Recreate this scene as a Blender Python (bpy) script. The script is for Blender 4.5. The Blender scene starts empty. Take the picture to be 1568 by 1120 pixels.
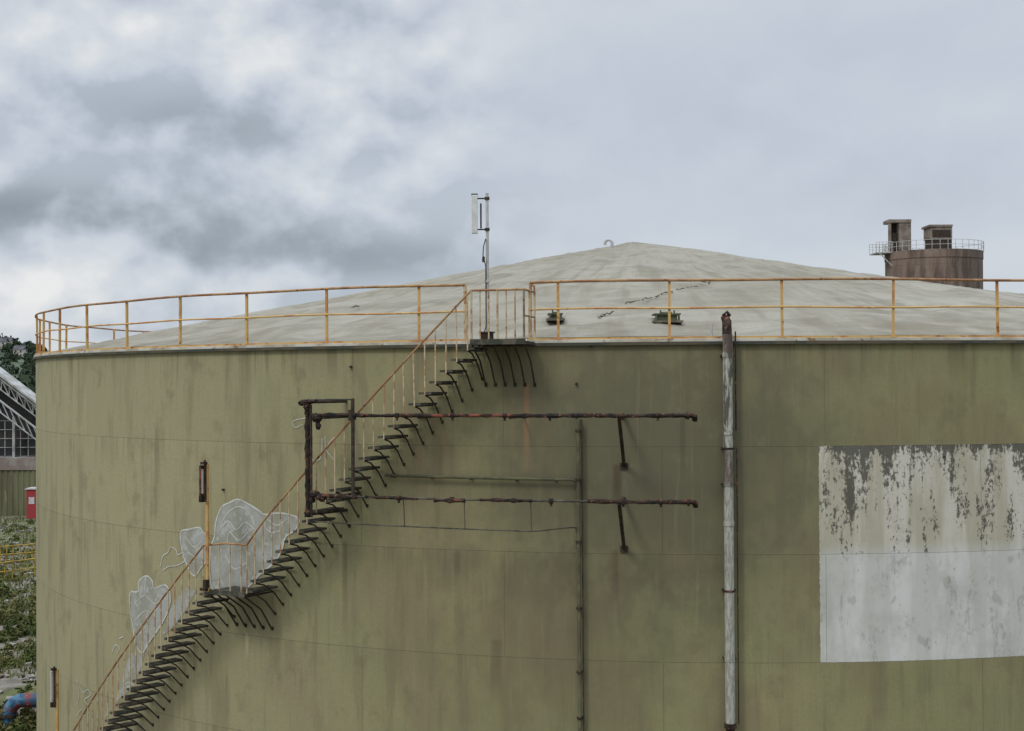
import bpy, bmesh, math, random
from mathutils import Vector, Matrix, noise
from mathutils.geometry import tessellate_polygon
random.seed(7)
rad=math.radians
sc=bpy.context.scene
sc.view_settings.view_transform='Standard'
sc.view_settings.look='None'
sc.view_settings.exposure=0

# ------------------------------------------------------------ camera
F=2174.0; CAMZ=12.0
cd=bpy.data.cameras.new('camera'); cam=bpy.data.objects.new('camera',cd)
sc.collection.objects.link(cam); sc.camera=cam
cd.sensor_width=36; cd.lens=36*F/1568; cd.clip_end=20000; cd.clip_start=.1
ROT=Matrix.Rotation(rad(90+.566),3,'X')@Matrix.Rotation(rad(-.33),3,'Z')
cam.matrix_world=Matrix.Translation((0,0,CAMZ))@ROT.to_4x4()
O=Vector((0,0,CAMZ))
def ray(px,py):
    return ROT@Vector(((px-784)/F,(560-py)/F,-1))
# ------------------------------------------------------------ tank survey
C=Vector((5.016,44.72,0)); R=18.98
def P(th,r,z): return Vector((C.x+r*math.sin(th),C.y-r*math.cos(th),z))
def er(th): return Vector((math.sin(th),-math.cos(th),0))
def et(th): return Vector((math.cos(th),math.sin(th),0))
def tp(px,py,off=0.0):
    d=ray(px,py); r=R+off
    a=d.x*d.x+d.y*d.y; b=-2*(d.x*C.x+d.y*C.y); c=C.x**2+C.y**2-r*r
    disc=max(b*b-4*a*c,0); t=(-b-math.sqrt(disc))/(2*a)
    p=O+d*t
    return math.atan2(p.x-C.x,-(p.y-C.y)),p.z
def gnd(px,py,z=0.0):
    d=ray(px,py); t=(z-CAMZ)/d.z; return O+d*t
def at(px,py,Y):
    d=ray(px,py); return O+d*(Y/d.y)
ZR=tp(1028,520)[1]
ZS=tp(1028,684)[1]; HC=(ZS-tp(1028,1014)[1])/2
ZA=at(985,371,C.y).z
APX=at(968,371,C.y).x-C.x          # the crown sits a little off centre
def roofz(r):
    t=min(r/R,1); return ZR+.02+(ZA-ZR)*(1-t)

# ------------------------------------------------------------ node helper
class NT:
    def __init__(s,tree): s.t=tree
    def n(s,ty,ins=None,**pr):
        nd=s.t.nodes.new(ty)
        for k,v in pr.items(): setattr(nd,k,v)
        if ins:
            for k,v in ins.items(): s.set(nd.inputs[k],v)
        return nd
    def set(s,sock,v):
        if isinstance(v,bpy.types.NodeSocket): s.t.links.new(v,sock)
        else:
            if isinstance(v,(tuple,list)) and len(v)==3 and sock.type=='RGBA': v=(*v,1)
            sock.default_value=v
    def m(s,op,*a,clamp=False):
        nd=s.t.nodes.new('ShaderNodeMath'); nd.operation=op; nd.use_clamp=clamp
        for i,v in enumerate(a): s.set(nd.inputs[i],v)
        return nd.outputs[0]
    def comb(s,x,y,z=0.0):
        return s.n('ShaderNodeCombineXYZ',{0:x,1:y,2:z}).outputs[0]
    def noise(s,vec,scale=1,detail=4,rough=.55,dist=0.0,w=None):
        nd=s.n('ShaderNodeTexNoise',{'Scale':scale,'Detail':detail,'Roughness':rough,'Distortion':dist})
        if vec is not None: s.set(nd.inputs['Vector'],vec)
        return nd.outputs['Fac']
    def ss(s,v,a,b,lo=0.0,hi=1.0):
        nd=s.n('ShaderNodeMapRange',{0:v,1:a,2:b,3:lo,4:hi},interpolation_type='SMOOTHSTEP')
        return nd.outputs[0]
    def lin(s,v,a,b,lo=0.0,hi=1.0):
        return s.n('ShaderNodeMapRange',{0:v,1:a,2:b,3:lo,4:hi}).outputs[0]
    def mix(s,f,a,b,blend='MIX'):
        nd=s.n('ShaderNodeMix',data_type='RGBA',blend_type=blend)
        s.set(nd.inputs[0],f); s.set(nd.inputs[6],a); s.set(nd.inputs[7],b)
        return nd.outputs[2]
def newmat(name):
    m=bpy.data.materials.new(name); m.use_nodes=True
    m.node_tree.nodes.clear(); g=NT(m.node_tree)
    out=g.n('ShaderNodeOutputMaterial'); bs=g.n('ShaderNodeBsdfPrincipled')
    m.node_tree.links.new(bs.outputs[0],out.inputs[0])
    bs.inputs['Roughness'].default_value=.8
    bs.inputs['Specular IOR Level'].default_value=.3
    return m,g,bs
def bump(g,bs,h,strength=.3,dist=.02):
    b=g.n('ShaderNodeBump',{'Height':h,'Strength':strength,'Distance':dist}); g.t.links.new(b.outputs[0],bs.inputs['Normal'])
def two(name,c1,c2,scale=3,lo=.42,hi=.6,rough=.8,detail=4,bmp=.0,metal=0,stretch=(1,1,1),c3=None,t3=(.6,.68)):
    m,g,bs=newmat(name)
    tc=g.n('ShaderNodeTexCoord'); mp=g.n('ShaderNodeMapping',{'Vector':tc.outputs['Object'],'Scale':stretch})
    n=g.noise(mp.outputs[0],scale,detail,.6)
    f=g.ss(n,lo,hi); col=g.mix(f,c1,c2)
    if c3:
        n2=g.noise(mp.outputs[0],scale*2.7,4,.65); col=g.mix(g.ss(n2,*t3),col,c3)
    g.set(bs.inputs['Base Color'],col); bs.inputs['Roughness'].default_value=rough; bs.inputs['Metallic'].default_value=metal
    if bmp: bump(g,bs,n,bmp,.02)
    return m

M_yel=two('rail_yellow',(.52,.33,.12),(.42,.18,.06),2.2,.47,.62,c3=(.17,.06,.025),t3=(.6,.7))
M_railtop=two('rail_rust_top',(.25,.12,.06),(.36,.22,.10),3,.4,.6,c3=(.12,.045,.02))
M_bal=two('baluster_paint',(.50,.40,.25),(.34,.19,.10),5,.45,.6,c3=(.14,.06,.03))
M_dark=two('dark_rusted_steel',(.024,.021,.017),(.055,.037,.025),6,.42,.6,c3=(.13,.06,.03),t3=(.58,.68))
M_tread=two('tread_steel',(.042,.042,.032),(.10,.09,.068),5,.42,.6,c3=(.09,.045,.025))
M_blackpipe=two('scaled_black_pipe',(.012,.011,.010),(.042,.025,.018),5,.4,.62,rough=.9,bmp=.9,c3=(.22,.075,.04),t3=(.57,.66))
M_redpipe=two('red_scaled_pipe',(.03,.015,.012),(.17,.055,.035),7,.4,.58,rough=.9,bmp=.9)
M_green=two('olive_paint',(.13,.125,.068),(.085,.078,.048),3,.4,.6)
M_darkgreen=two('green_hatch',(.095,.11,.065),(.06,.065,.045),5,.45,.6)
M_galv=two('galvanised',(.50,.50,.49),(.38,.38,.37),6,.4,.6,rough=.5,metal=.1)
M_white=two('antenna_plastic',(.62,.62,.6),(.52,.52,.5),5,.4,.6,rough=.4)
M_silver=two('silver_graffiti',(.34,.34,.31),(.27,.265,.21),2.2,.4,.62,rough=.7,c3=(.40,.40,.375),t3=(.55,.62))
M_gwhite=two('white_graffiti_line',(.54,.55,.51),(.40,.40,.34),5,.42,.65,rough=.7)

# ------------------------------------------------------------ mesh builder
class MB:
    def __init__(s): s.v=[];s.f=[]
    def tube(s,a,b,r,n=8,r2=None,cap=True):
        a=Vector(a);b=Vector(b);r2=r if r2 is None else r2
        d=(b-a)
        if d.length<1e-6:return
        d.normalize(); x=d.orthogonal().normalized(); y=d.cross(x)
        i0=len(s.v)
        for k in range(n):
            c=math.cos(2*math.pi*k/n); q=math.sin(2*math.pi*k/n); o=x*c+y*q
            s.v.append(a+o*r); s.v.append(b+o*r2)
        for k in range(n):
            j=(k+1)%n; s.f.append((i0+2*k,i0+2*j,i0+2*j+1,i0+2*k+1))
        if cap:
            s.f.append(tuple(i0+2*k for k in reversed(range(n)))); s.f.append(tuple(i0+2*k+1 for k in range(n)))
    def path(s,pts,r,n=8,jit=0.0,closed=False):
        pts=[Vector(p) for p in pts]; L=len(pts); i0=len(s.v)
        prev=None
        for i,p in enumerate(pts):
            if closed: d=pts[(i+1)%L]-pts[i-1]
            else: d=pts[min(i+1,L-1)]-pts[max(i-1,0)]
            d.normalize()
            if prev is None: x=d.orthogonal().normalized()
            else: x=(prev-d*prev.dot(d)).normalized()
            prev=x; y=d.cross(x)
            rr=(r[i] if isinstance(r,list) else r)
            for k in range(n):
                q=rr*(1+random.uniform(-jit,jit)); a=2*math.pi*k/n
                s.v.append(p+x*math.cos(a)*q+y*math.sin(a)*q)
        for i in range(L-(0 if closed else 1)):
            for k in range(n):
                j=(k+1)%n; a=i0+i*n; b=i0+((i+1)%L)*n
                s.f.append((a+k,a+j,b+j,b+k))
        if not closed:
            s.f.append(tuple(i0+k for k in reversed(range(n)))); s.f.append(tuple(i0+(L-1)*n+k for k in range(n)))
    def box(s,c,ax,ay,az):
        c=Vector(c);ax=Vector(ax);ay=Vector(ay);az=Vector(az); i=len(s.v)
        for z in(-1,1):
            for y in(-1,1):
                for x in(-1,1): s.v.append(c+ax*x+ay*y+az*z)
        for q in((0,2,3,1),(4,5,7,6),(0,1,5,4),(2,6,7,3),(0,4,6,2),(1,3,7,5)): s.f.append(tuple(i+k for k in q))
    def quad(s,*p):
        i=len(s.v); s.v+= [Vector(q) for q in p]; s.f.append(tuple(range(i,i+len(p))))
    def build(s,name,mat,parent=None,smooth=False):
        me=bpy.data.meshes.new(name); me.from_pydata([tuple(v) for v in s.v],[],s.f); me.update()
        o=bpy.data.objects.new(name,me); sc.collection.objects.link(o)
        if mat: me.materials.append(mat)
        if smooth:
            for p in me.polygons:p.use_smooth=True
            try: me.set_sharp_from_angle(angle=rad(40))
            except Exception: pass
        if parent:o.parent=parent
        return o
def empty(name):
    e=bpy.data.objects.new(name,None); sc.collection.objects.link(e); return e
def arc(t0,t1,r,z,step=.02,z1=None):
    n=max(2,int(abs(t1-t0)/step)+1); z1=z if z1 is None else z1
    return [P(t0+(t1-t0)*i/(n-1),r,z+(z1-z)*i/(n-1)) for i in range(n)]

# ------------------------------------------------------------ SHELL
def shell_material():
    m,g,bs=newmat('tank_shell_paint')
    uv=g.n('ShaderNodeUVMap').outputs[0]
    sp=g.n('ShaderNodeSeparateXYZ',{0:uv}); u=sp.outputs[0]; v=sp.outputs[1]
    vs=g.m('SUBTRACT',v,ZS-20*HC)
    br=g.n('ShaderNodeTexBrick',{'Vector':g.comb(g.m('ADD',u,61.3),vs),'Color1':(0,0,0),'Color2':(1,1,1),'Mortar':(.5,.5,.5),
        'Scale':1.0,'Mortar Size':.008,'Mortar Smooth':.5,'Brick Width':5.9,'Row Height':HC,'Bias':0.0})
    plate=br.outputs['Color']; seam=br.outputs['Fac']
    big=g.noise(g.comb(g.m('MULTIPLY',u,.22),g.m('MULTIPLY',v,.3)),1,3,.5)
    big2=g.noise(g.comb(g.m('MULTIPLY',u,.6),g.m('MULTIPLY',v,.40),7.3),1,3,.6)
    st=g.noise(g.comb(g.m('MULTIPLY',u,2.2),g.m('MULTIPLY',v,.30),3.1),1,4,.6)
    st2=g.noise(g.comb(g.m('MULTIPLY',u,9.0),g.m('MULTIPLY',v,.45),9.1),1,3,.6)
    fine=g.noise(g.comb(u,v),16,3,.7)
    blot=g.noise(g.comb(g.m('MULTIPLY',u,1.5),g.m('MULTIPLY',v,1.1),1.7),1,5,.66)
    col=g.mix(g.ss(big,.38,.62),(.236,.226,.110),(.272,.244,.124))
    col=g.mix(g.ss(big2,.46,.62,0,.7),col,(.212,.176,.098))
    col=g.mix(g.ss(big2,.46,.34,0,.45),col,(.194,.202,.100))
    col=g.mix(g.ss(u,-5.0,-14.5,0,.85),col,(.365,.33,.195))  # left side lightened in the colour, for the soft sun from that side
    col=g.mix(g.m('MULTIPLY',g.lin(plate,0,1,0,1),.12),col,(.15,.148,.082))
    # dark zone by stair and pipework: grime plus soft stair shadow painted in
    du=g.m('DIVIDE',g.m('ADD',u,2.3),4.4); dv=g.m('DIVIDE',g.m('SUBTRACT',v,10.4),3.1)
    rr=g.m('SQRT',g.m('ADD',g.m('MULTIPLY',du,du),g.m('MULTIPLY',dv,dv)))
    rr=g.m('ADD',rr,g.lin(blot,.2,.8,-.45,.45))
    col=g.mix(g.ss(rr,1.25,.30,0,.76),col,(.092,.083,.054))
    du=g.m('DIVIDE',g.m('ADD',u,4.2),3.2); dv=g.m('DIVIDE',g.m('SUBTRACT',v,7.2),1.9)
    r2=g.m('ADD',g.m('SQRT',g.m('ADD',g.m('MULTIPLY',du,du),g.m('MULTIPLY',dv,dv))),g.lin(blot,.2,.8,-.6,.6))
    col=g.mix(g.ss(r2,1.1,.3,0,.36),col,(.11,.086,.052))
    col=g.mix(g.ss(st,.49,.68,0,.34),col,(.125,.102,.058))
    col=g.mix(g.ss(st2,.56,.74,0,.18),col,(.34,.31,.18))
    col=g.mix(g.ss(st2,.44,.28,0,.24),col,(.115,.10,.058))
    col=g.mix(g.ss(blot,.53,.72,0,.40),col,(.13,.106,.062))
    col=g.mix(g.ss(blot,.45,.28,0,.22),col,(.29,.27,.15))
    dr=g.noise(g.comb(g.m('MULTIPLY',u,6.5),g.m('MULTIPLY',v,.3),5.5),1,3,.6)
    dm=g.m('MULTIPLY',g.ss(dr,.50,.68),g.ss(v,ZR-.9,ZR-.05,0,.38))
    col=g.mix(dm,col,(.11,.085,.048))
    fr=g.m('FRACT',g.m('DIVIDE',vs,HC))
    col=g.mix(g.m('MULTIPLY',g.ss(dr,.51,.68),g.ss(fr,.5,1.0,0,.30)),col,(.12,.10,.055))
    col=g.mix(g.lin(fine,.3,.7,0,.26),col,(.14,.128,.078))
    def run(px,py0,py1,w,colr,amt,col):
        t,z0=tp(px,py0); _,z1=tp(px,py1)
        d=g.m('ABSOLUTE',g.m('SUBTRACT',g.m('ADD',u,g.lin(fine,0,1,-.03,.03)),t*R))
        k=g.m('MULTIPLY',g.ss(d,w,w*.2),g.m('MULTIPLY',g.ss(v,z1,z1+(z0-z1)*.7),g.ss(v,z0+.05,z0-.05)))
        return g.mix(g.m('MULTIPLY',k,amt),col,colr)
    for a in [(806,585,760,.075,(.30,.15,.075),.6),(641,690,735,.08,(.26,.15,.09),.4),(680,660,720,.07,(.25,.15,.08),.3),(378,970,1015,.07,(.50,.45,.32),.5),
              (945,712,800,.12,(.08,.06,.035),.75),(942,842,960,.10,(.09,.065,.04),.6),
              (1045,640,760,.08,(.09,.07,.045),.6),(540,532,600,.03,(.10,.07,.04),.5),(884,735,830,.12,(.11,.09,.055),.6),
              (700,845,900,.10,(.11,.09,.055),.5),(528,830,990,.10,(.11,.085,.05),.5),(760,980,1080,.16,(.11,.085,.05),.5),(130,800,870,.06,(.15,.12,.06),.5)]:
        col=run(*a,col)
    # ---- painted panel
    ua=tp(1255,850)[0]*R; ub=ua+7.2; vt=ZS; vm=ZS-HC; vb=tp(1255,1015)[1]
    uj=g.m('ADD',u,g.lin(fine,0,1,-.035,.035)); vj=g.m('ADD',v,g.lin(fine,0,1,-.02,.02))
    mk=g.m('MULTIPLY',g.m('MULTIPLY',g.m('GREATER_THAN',uj,ua),g.m('LESS_THAN',uj,ub)),
                      g.m('MULTIPLY',g.m('LESS_THAN',vj,vt),g.m('GREATER_THAN',vj,vb)))
    up=g.m('GREATER_THAN',v,vm)
    wh=g.mix(g.ss(blot,.40,.66),(.57,.565,.54),(.46,.455,.42))
    wh=g.mix(g.ss(st,.42,.62,0,.45),wh,(.37,.365,.315))
    sn=g.noise(g.comb(g.m('MULTIPLY',u,3.2),g.m('MULTIPLY',v,2.0),4.2),1,3,.6)
    wh=g.mix(g.ss(sn,.60,.68,0,.45),wh,(.27,.265,.225))
    be=g.mix(g.ss(st,.40,.60),(.52,.495,.43),(.39,.365,.28))
    be=g.mix(g.ss(blot,.5,.7,0,.5),be,(.32,.30,.22))
    be=g.mix(g.ss(v,vm+.25,vm,0,.6),be,wh)
    sp1=g.noise(g.comb(g.m('MULTIPLY',u,16),g.m('MULTIPLY',v,9.0),1.1),1,5,.8)
    sb=g.noise(g.comb(g.m('MULTIPLY',u,2.3),g.m('MULTIPLY',v,.85),2.2),1,4,.6)
    sc2=g.noise(g.comb(g.m('MULTIPLY',u,7.0),g.m('MULTIPLY',v,.8),6.2),1,3,.6)
    th=g.m('ADD',sp1,g.m('MULTIPLY',g.m('SUBTRACT',sb,.5),.80))
    th=g.m('ADD',th,g.m('MULTIPLY',g.m('SUBTRACT',sc2,.5),.75))
    th=g.m('ADD',th,g.lin(v,vm,vt,-.13,.07)); th=g.m('ADD',th,g.ss(v,vt-.22,vt,0,.10))
    mold=g.ss(th,.50,.60)
    be=g.mix(g.m('MULTIPLY',mold,.88),be,(.058,.054,.042))
    wh=g.mix(g.m('MULTIPLY',g.ss(th,.46,.60),.35),wh,(.15,.145,.12))
    pc=g.mix(up,wh,be)
    wear=g.ss(sp1,.68,.76,0,.5)
    pc=g.mix(wear,pc,(.2,.18,.11))
    col=g.mix(mk,col,pc)
    col=g.mix(g.m('MULTIPLY',seam,.36),col,(.07,.062,.04))
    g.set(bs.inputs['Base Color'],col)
    bs.inputs['Roughness'].default_value=.68
    bs.inputs['Specular IOR Level'].default_value=.25
    h=g.m('ADD',g.m('MULTIPLY',seam,.4),g.m('ADD',g.m('MULTIPLY',fine,.10),g.m('MULTIPLY',big2,2.2)))
    bump(g,bs,h,.5,.02)
    return m
M_shell=shell_material()
tank=empty('storage_tank')
def ring_mesh(name,prof,mat,N=360,uv=False,parent=None,smooth=True):
    me=bpy.data.meshes.new(name); bm=bmesh.new(); L=len(prof)
    V=[[bm.verts.new(P(-math.pi+2*math.pi*i/N,r,z)) for (r,z) in prof] for i in range(N)]
    uvl=bm.loops.layers.uv.new('UVMap') if uv else None
    for i in range(N):
        for k in range(L-1):
            j=(i+1)%N
            f=bm.faces.new((V[i][k],V[j][k],V[j][k+1],V[i][k+1])); f.smooth=smooth
            if uv:
                t0=-math.pi+2*math.pi*i/N; t1=t0+2*math.pi/N
                for lp,(t,kk) in zip(f.loops,((t0,k),(t1,k),(t1,k+1),(t0,k+1))): lp[uvl].uv=(t*R,prof[kk][1])
    if not uv: bmesh.ops.recalc_face_normals(bm,faces=bm.faces[:])
    bm.to_mesh(me); bm.free(); me.materials.append(mat)
    o=bpy.data.objects.new(name,me); sc.collection.objects.link(o); o.parent=parent; return o
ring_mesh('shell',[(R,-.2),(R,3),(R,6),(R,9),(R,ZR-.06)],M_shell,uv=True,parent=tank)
M_curb=two('rim_curb',(.46,.44,.38),(.30,.27,.21),2,.4,.65,c3=(.2,.12,.07))
M_curbd=two('rim_dark_angle',(.045,.05,.04),(.09,.075,.05),2,.4,.6)
ring_mesh('rim_angle',[(R-.02,ZR-.10),(R+.075,ZR-.10),(R+.075,ZR-.045),(R-.02,ZR-.045)],M_curbd,parent=tank,smooth=False)
ring_mesh('rim_curb',[(R-.02,ZR-.042),(R+.055,ZR-.042),(R+.05,ZR+.01),(R-.25,ZR+.055)],M_curb,parent=tank,smooth=False)

# ------------------------------------------------------------ ROOF
def roof_material():
    m,g,bs=newmat('roof_membrane')
    uv=g.n('ShaderNodeUVMap').outputs[0]; sp=g.n('ShaderNodeSeparateXYZ',{0:uv}); th=sp.outputs[0]; r=sp.outputs[1]
    tc=g.n('ShaderNodeTexCoord').outputs['Object']
    n1=g.noise(tc,.30,3,.55); n2=g.noise(tc,.9,4,.55,.4); n3=g.noise(tc,11,2,.7)
    rs=g.noise(g.comb(g.m('MULTIPLY',th,26),g.m('MULTIPLY',r,.18)),1,4,.55)
    cs=g.noise(g.comb(g.m('MULTIPLY',th,6),g.m('MULTIPLY',r,1.3),3),1,4,.55,.5)
    rf=g.ss(r,2.0,8.0,.15,1.0)
    col=g.mix(g.ss(n1,.35,.65),(.228,.212,.166),(.275,.260,.212))
    col=g.mix(g.ss(n2,.46,.66,0,.55),col,(.170,.153,.11))
    col=g.mix(g.m('MULTIPLY',rf,g.ss(rs,.50,.66,0,.55)),col,(.155,.137,.096))
    col=g.mix(g.m('MULTIPLY',rf,g.ss(rs,.46,.32,0,.35)),col,(.33,.315,.265))
    col=g.mix(g.ss(cs,.52,.66,0,.50),col,(.155,.137,.10))
    col=g.mix(g.m('MULTIPLY',g.ss(r,R-5,R-.2),g.ss(n2,.40,.60,0,.4)),col,(.155,.135,.092))
    col=g.mix(g.lin(n3,.3,.7,0,.16),col,(.16,.145,.11))
    g.set(bs.inputs['Base Color'],col); bs.inputs['Roughness'].default_value=.75; bs.inputs['Specular IOR Level'].default_value=.25
    h=g.m('ADD',g.m('MULTIPLY',cs,1.2),g.m('MULTIPLY',n2,.9))
    bump(g,bs,h,.95,.14)
    return m
def roof_h(th,r):
    x=r*math.sin(th); y=r*math.cos(th)
    z=roofz(r)
    w=min(1,(R-r)/1.2)*min(1,r/2.0)
    z+=w*.06*noise.noise(Vector((x*.33,y*.33,0)))
    z+=w*.12*(.30-min(1,abs(noise.noise(Vector((x*.45+2,y*.75,4))))*2.6))*.7
    z+=w*.02*noise.noise(Vector((x*1.3,y*1.3,9)))
    z+=w*.05*min(1,r/7)*(abs(math.sin(th*11+.8*noise.noise(Vector((r*.3,th*2,1)))))-.65)
    return z
me=bpy.data.meshes.new('roof'); bm=bmesh.new(); NR,NTH=90,540
uvl=bm.loops.layers.uv.new('UVMap')
rows=[]
for k in range(NR):
    r=(R-.2)*(1-k/NR)
    rows.append([bm.verts.new(P(-math.pi+2*math.pi*i/NTH,r,roof_h(-math.pi+2*math.pi*i/NTH,r))+Vector((APX*(1-r/R),0,0))) for i in range(NTH)])
for k in range(NR-1):
    for i in range(NTH):
        j=(i+1)%NTH; f=bm.faces.new((rows[k][i],rows[k][j],rows[k+1][j],rows[k+1][i])); f.smooth=True
        t0=-math.pi+2*math.pi*i/NTH; t1=t0+2*math.pi/NTH; ra=(R-.2)*(1-k/NR); rb=(R-.2)*(1-(k+1)/NR)
        for lp,c in zip(f.loops,((t0,ra),(t1,ra),(t1,rb),(t0,rb))): lp[uvl].uv=c
bm.faces.new(rows[-1])
bm.to_mesh(me); bm.free(); me.materials.append(roof_material())
ro=bpy.data.objects.new('roof',me); sc.collection.objects.link(ro); ro.parent=tank
def roofpt(px,py):
    d=ray(px,py); t=24
    while t<46:
        p=O+d*t; r=math.hypot(p.x-C.x,p.y-C.y); r=math.hypot(p.x-C.x-APX*(1-min(1,r/R)),p.y-C.y)
        if r<R-.2 and p.z<=roofz(r)+.03: break
        t+=.02
    return O+d*t
M_tear=two('torn_membrane',(.10,.09,.065),(.18,.165,.12),5)
tb=MB()
for pts in ([(960,466),(975,462),(1000,456),(1025,449),(1055,442),(1078,437)],[(915,487),(925,483),(948,478)],[(1075,432),(1092,436)],[(540,472),(552,469)]):
    pp=[roofpt(a+random.uniform(-3,3),b+random.uniform(-.5,.5))+Vector((0,0,.015)) for a,b in pts]
    full=[]
    for a,b in zip(pp,pp[1:]):
        for i in range(8):
            q=a.lerp(b,i/8); q=q+Vector((random.uniform(-.05,.05),random.uniform(-.08,.08),random.uniform(-.02,.02))); full.append(q)
    k0=0
    while k0<len(full)-3:
        k1=min(len(full),k0+random.randint(3,7)); tb.path(full[k0:k1],[random.uniform(.005,.022) for _ in full[k0:k1]],5,.4); k0=k1+random.randint(0,1)
tb.build('membrane_tears',M_tear,tank)

# ------------------------------------------------------------ vents on the roof
def hatch(px,py,w,h):
    p=roofpt(px,py); e=empty('roof_hatch')
    c=p+Vector((0,0,-.04)); b=MB(); b.box(c+Vector((0,0,h/2)),(w/2,0,0),(0,.22,0),(0,0,h/2)); b.build('body',M_darkgreen,e)
    l=MB(); l.box(c+Vector((0,0,h+.015)),(w/2+.07,0,0),(0,.26,0),(0,0,.014))
    for s in(-1,1):
        l.tube(c+Vector((s*w*.35,-.22,h)),c+Vector((s*w*.35,-.22,h+.09)),.016,6)
        l.box(c+Vector((s*(w/2+.03),-.24,h*.5)),(.02,0,0),(0,.02,0),(0,0,h*.5))
    l.tube(c+Vector((-w*.3,0,h+.05)),c+Vector((w*.3,0,h+.05)),.018,6)
    l.build('lid',M_darkgreen,e)
    k=MB(); k.box(c+Vector((0,-.1,.005)),(w/2+.10,0,0),(0,.30,0),(0,0,.02)); k.build('flashing',M_tear,e)
hatch(850,488,.16,.11); hatch(1020,491,.38,.14)
g_=MB(); p=at(932,381,C.y-1.5)
a=[p+Vector((.07,0,-.35)),p+Vector((.10,0,.10))]+[p+Vector((.0+.11*math.cos(t),0,.16+.11*math.sin(t))) for t in [i*math.pi/7 for i in range(0,9)]]
g_.path(a,.045,8); v=empty('gooseneck_vent'); g_.build('pipe',M_galv,v,True)
k=MB(); k.tube(p+Vector((.07,0,-.5)),p+Vector((.07,0,-.03)),.08,10); k.build('base',M_galv,v)

# ------------------------------------------------------------ GUARD RAIL
rail=empty('guard_railing'); RR=R-.02
th0=tp(1198,480)[0]; stp=rad(6.17)
zt=tp(1198,428)[1]; zm=tp(1198,470.5)[1]
thA=tp(712,480)[0]; thB=tp(812,480)[0]
posts=MB(); top=MB(); mid=MB()
ths=[]
t=th0
while t>thB+.02: ths.append(t); t-=stp
ths.append(thB); 
t=th0+stp
while t<math.pi*2-abs(thA)-.05: ths.append(t); t+=stp
t=thA; ths.append(thA)
for t in ths:
    lean=Vector((random.uniform(-.006,.006),random.uniform(-.006,.006),0)); up=Vector((0,0,(zt-ZR)/2+.03))+lean
    posts.box(P(t,RR,(ZR+zt)/2-.02)+lean,et(t)*.024,er(t)*.008,up)
    posts.box(P(t,RR-.025,(ZR+zt)/2-.02)+lean,et(t)*.008,er(t)*.024,up)
    posts.box(P(t,RR,ZR+.03),et(t)*.06,er(t)*.05,Vector((0,0,.012)))
posts.build('posts',M_yel,rail)
n=420; t0=thB; t1=thA+2*math.pi
def wob(i): return .008*math.sin(i*.37)+.006*math.sin(i*.11+1)
top.path([P(t0+(t1-t0)*i/n,RR+.02,zt+wob(i)) for i in range(n+1)],.025,8)
mid.path([P(t0+(t1-t0)*i/n,RR+.02,zm+wob(i*1.3)) for i in range(n+1)],.018,6)
top.build('top_rail',M_railtop,rail,True); mid.build('mid_rail',M_yel,rail,True)
toe=MB()
for i in range(n):
    a=t0+(t1-t0)*i/n;b=t0+(t1-t0)*(i+1)/n
    toe.quad(P(a,RR+.035,ZR+.012),P(b,RR+.035,ZR+.012),P(b,RR+.035,ZR+.05),P(a,RR+.035,ZR+.05))
toe.build('toe_plate',M_yel,rail)

# ------------------------------------------------------------ STAIR
stair=empty('external_staircase')
rO=R+.85; rI=R+.07
tr=MB(); br=MB(); ba=MB(); hr=MB()
def flight(ta,za,tb_,zb):
    n=int(round((zb-za)/.2)) 
    for i in range(n+1):
        f=i/n; th=ta+(tb_-ta)*f; z=za+(zb-za)*f
        c=P(th,(rO+rI)/2,z)
        hr_=(rO-rI)/2; E=er(th);T=et(th);U=Vector((0,0,1))
        tr.box(c+T*.115,E*hr_,T*.008,U*.022); tr.box(c-T*.115,E*hr_,T*.008,U*.022)
        for s in range(5):
            tr.box(c+T*(-.07+.035*s)+U*.012,E*hr_,T*.006,U*.008)
        for s in(-1,1): tr.box(c+E*s*hr_*.985,E*.008,T*.107,U*.02)
        pts=[P(th,rO-.02,z-.04),P(th,rO-.25,z-.09),P(th,R+.3,z-.27),P(th,R+.02,z-.56)]
        br.path(pts,.016,6)
        br.tube(P(th,rO,z-.035),P(th,R,z-.035),.014,6)
        br.box(P(th,R+.012,z-.55),E*.01,T*.022,U*.03)
        jx=random.uniform(-.004,.004)
        ba.tube(P(th,rO,z-.04),P(th+jx*.3,rO+jx,z+.98),.0145,6)
ta,za=tp(378,906,.85); tb_,zb=tp(716,534,.85)
flight(ta,za,tb_,zb)
tc_,zc=tp(312,911,.85); td,zd=tp(160,1113,.85)
sl=(zc-zd)/(tc_-td); zlow=.15; tlow=tc_-(zc-zlow)/sl
flight(tlow,zlow,tc_,zc)
zl=(za+zc)/2
def plat(t0,t1,z,nst,mb,mbb):
    n=8
    for i in range(n):
        a=t0+(t1-t0)*i/n;b=t0+(t1-t0)*(i+1)/n; c=(a+b)/2
        mb.box(P(c,(rO+rI)/2,z),er(c)*((rO-rI)/2),et(c)*(R*(b-a)/2+.012),Vector((0,0,.012)))
        mb.box(P(c,rO+.01,z),er(c)*.01,et(c)*(R*(b-a)/2+.03),Vector((0,0,.05)))
    for i in range(nst):
        th=t0+(t1-t0)*i/(nst-1)
        mbb.path([P(th,rO-.02,z-.04),P(th,R+.35,z-.35),P(th,R+.02,z-.80)],.018,6)
        mbb.tube(P(th,rO,z-.04),P(th,R,z-.04),.02,6)
        mbb.box(P(th,R+.012,z-.78),er(th)*.01,et(th)*.025,Vector((0,0,.035)))
plat(tc_+.004,ta-.004,zl,5,tr,br)
for i in range(4):
    th=tc_+(ta-tc_)*(i+.5)/4; ba.tube(P(th,rO,zl),P(th,rO,zl+.98),.0145,6)
tE,zE=tp(722,524,.85); tF,_=tp(817,524,.1)
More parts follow.
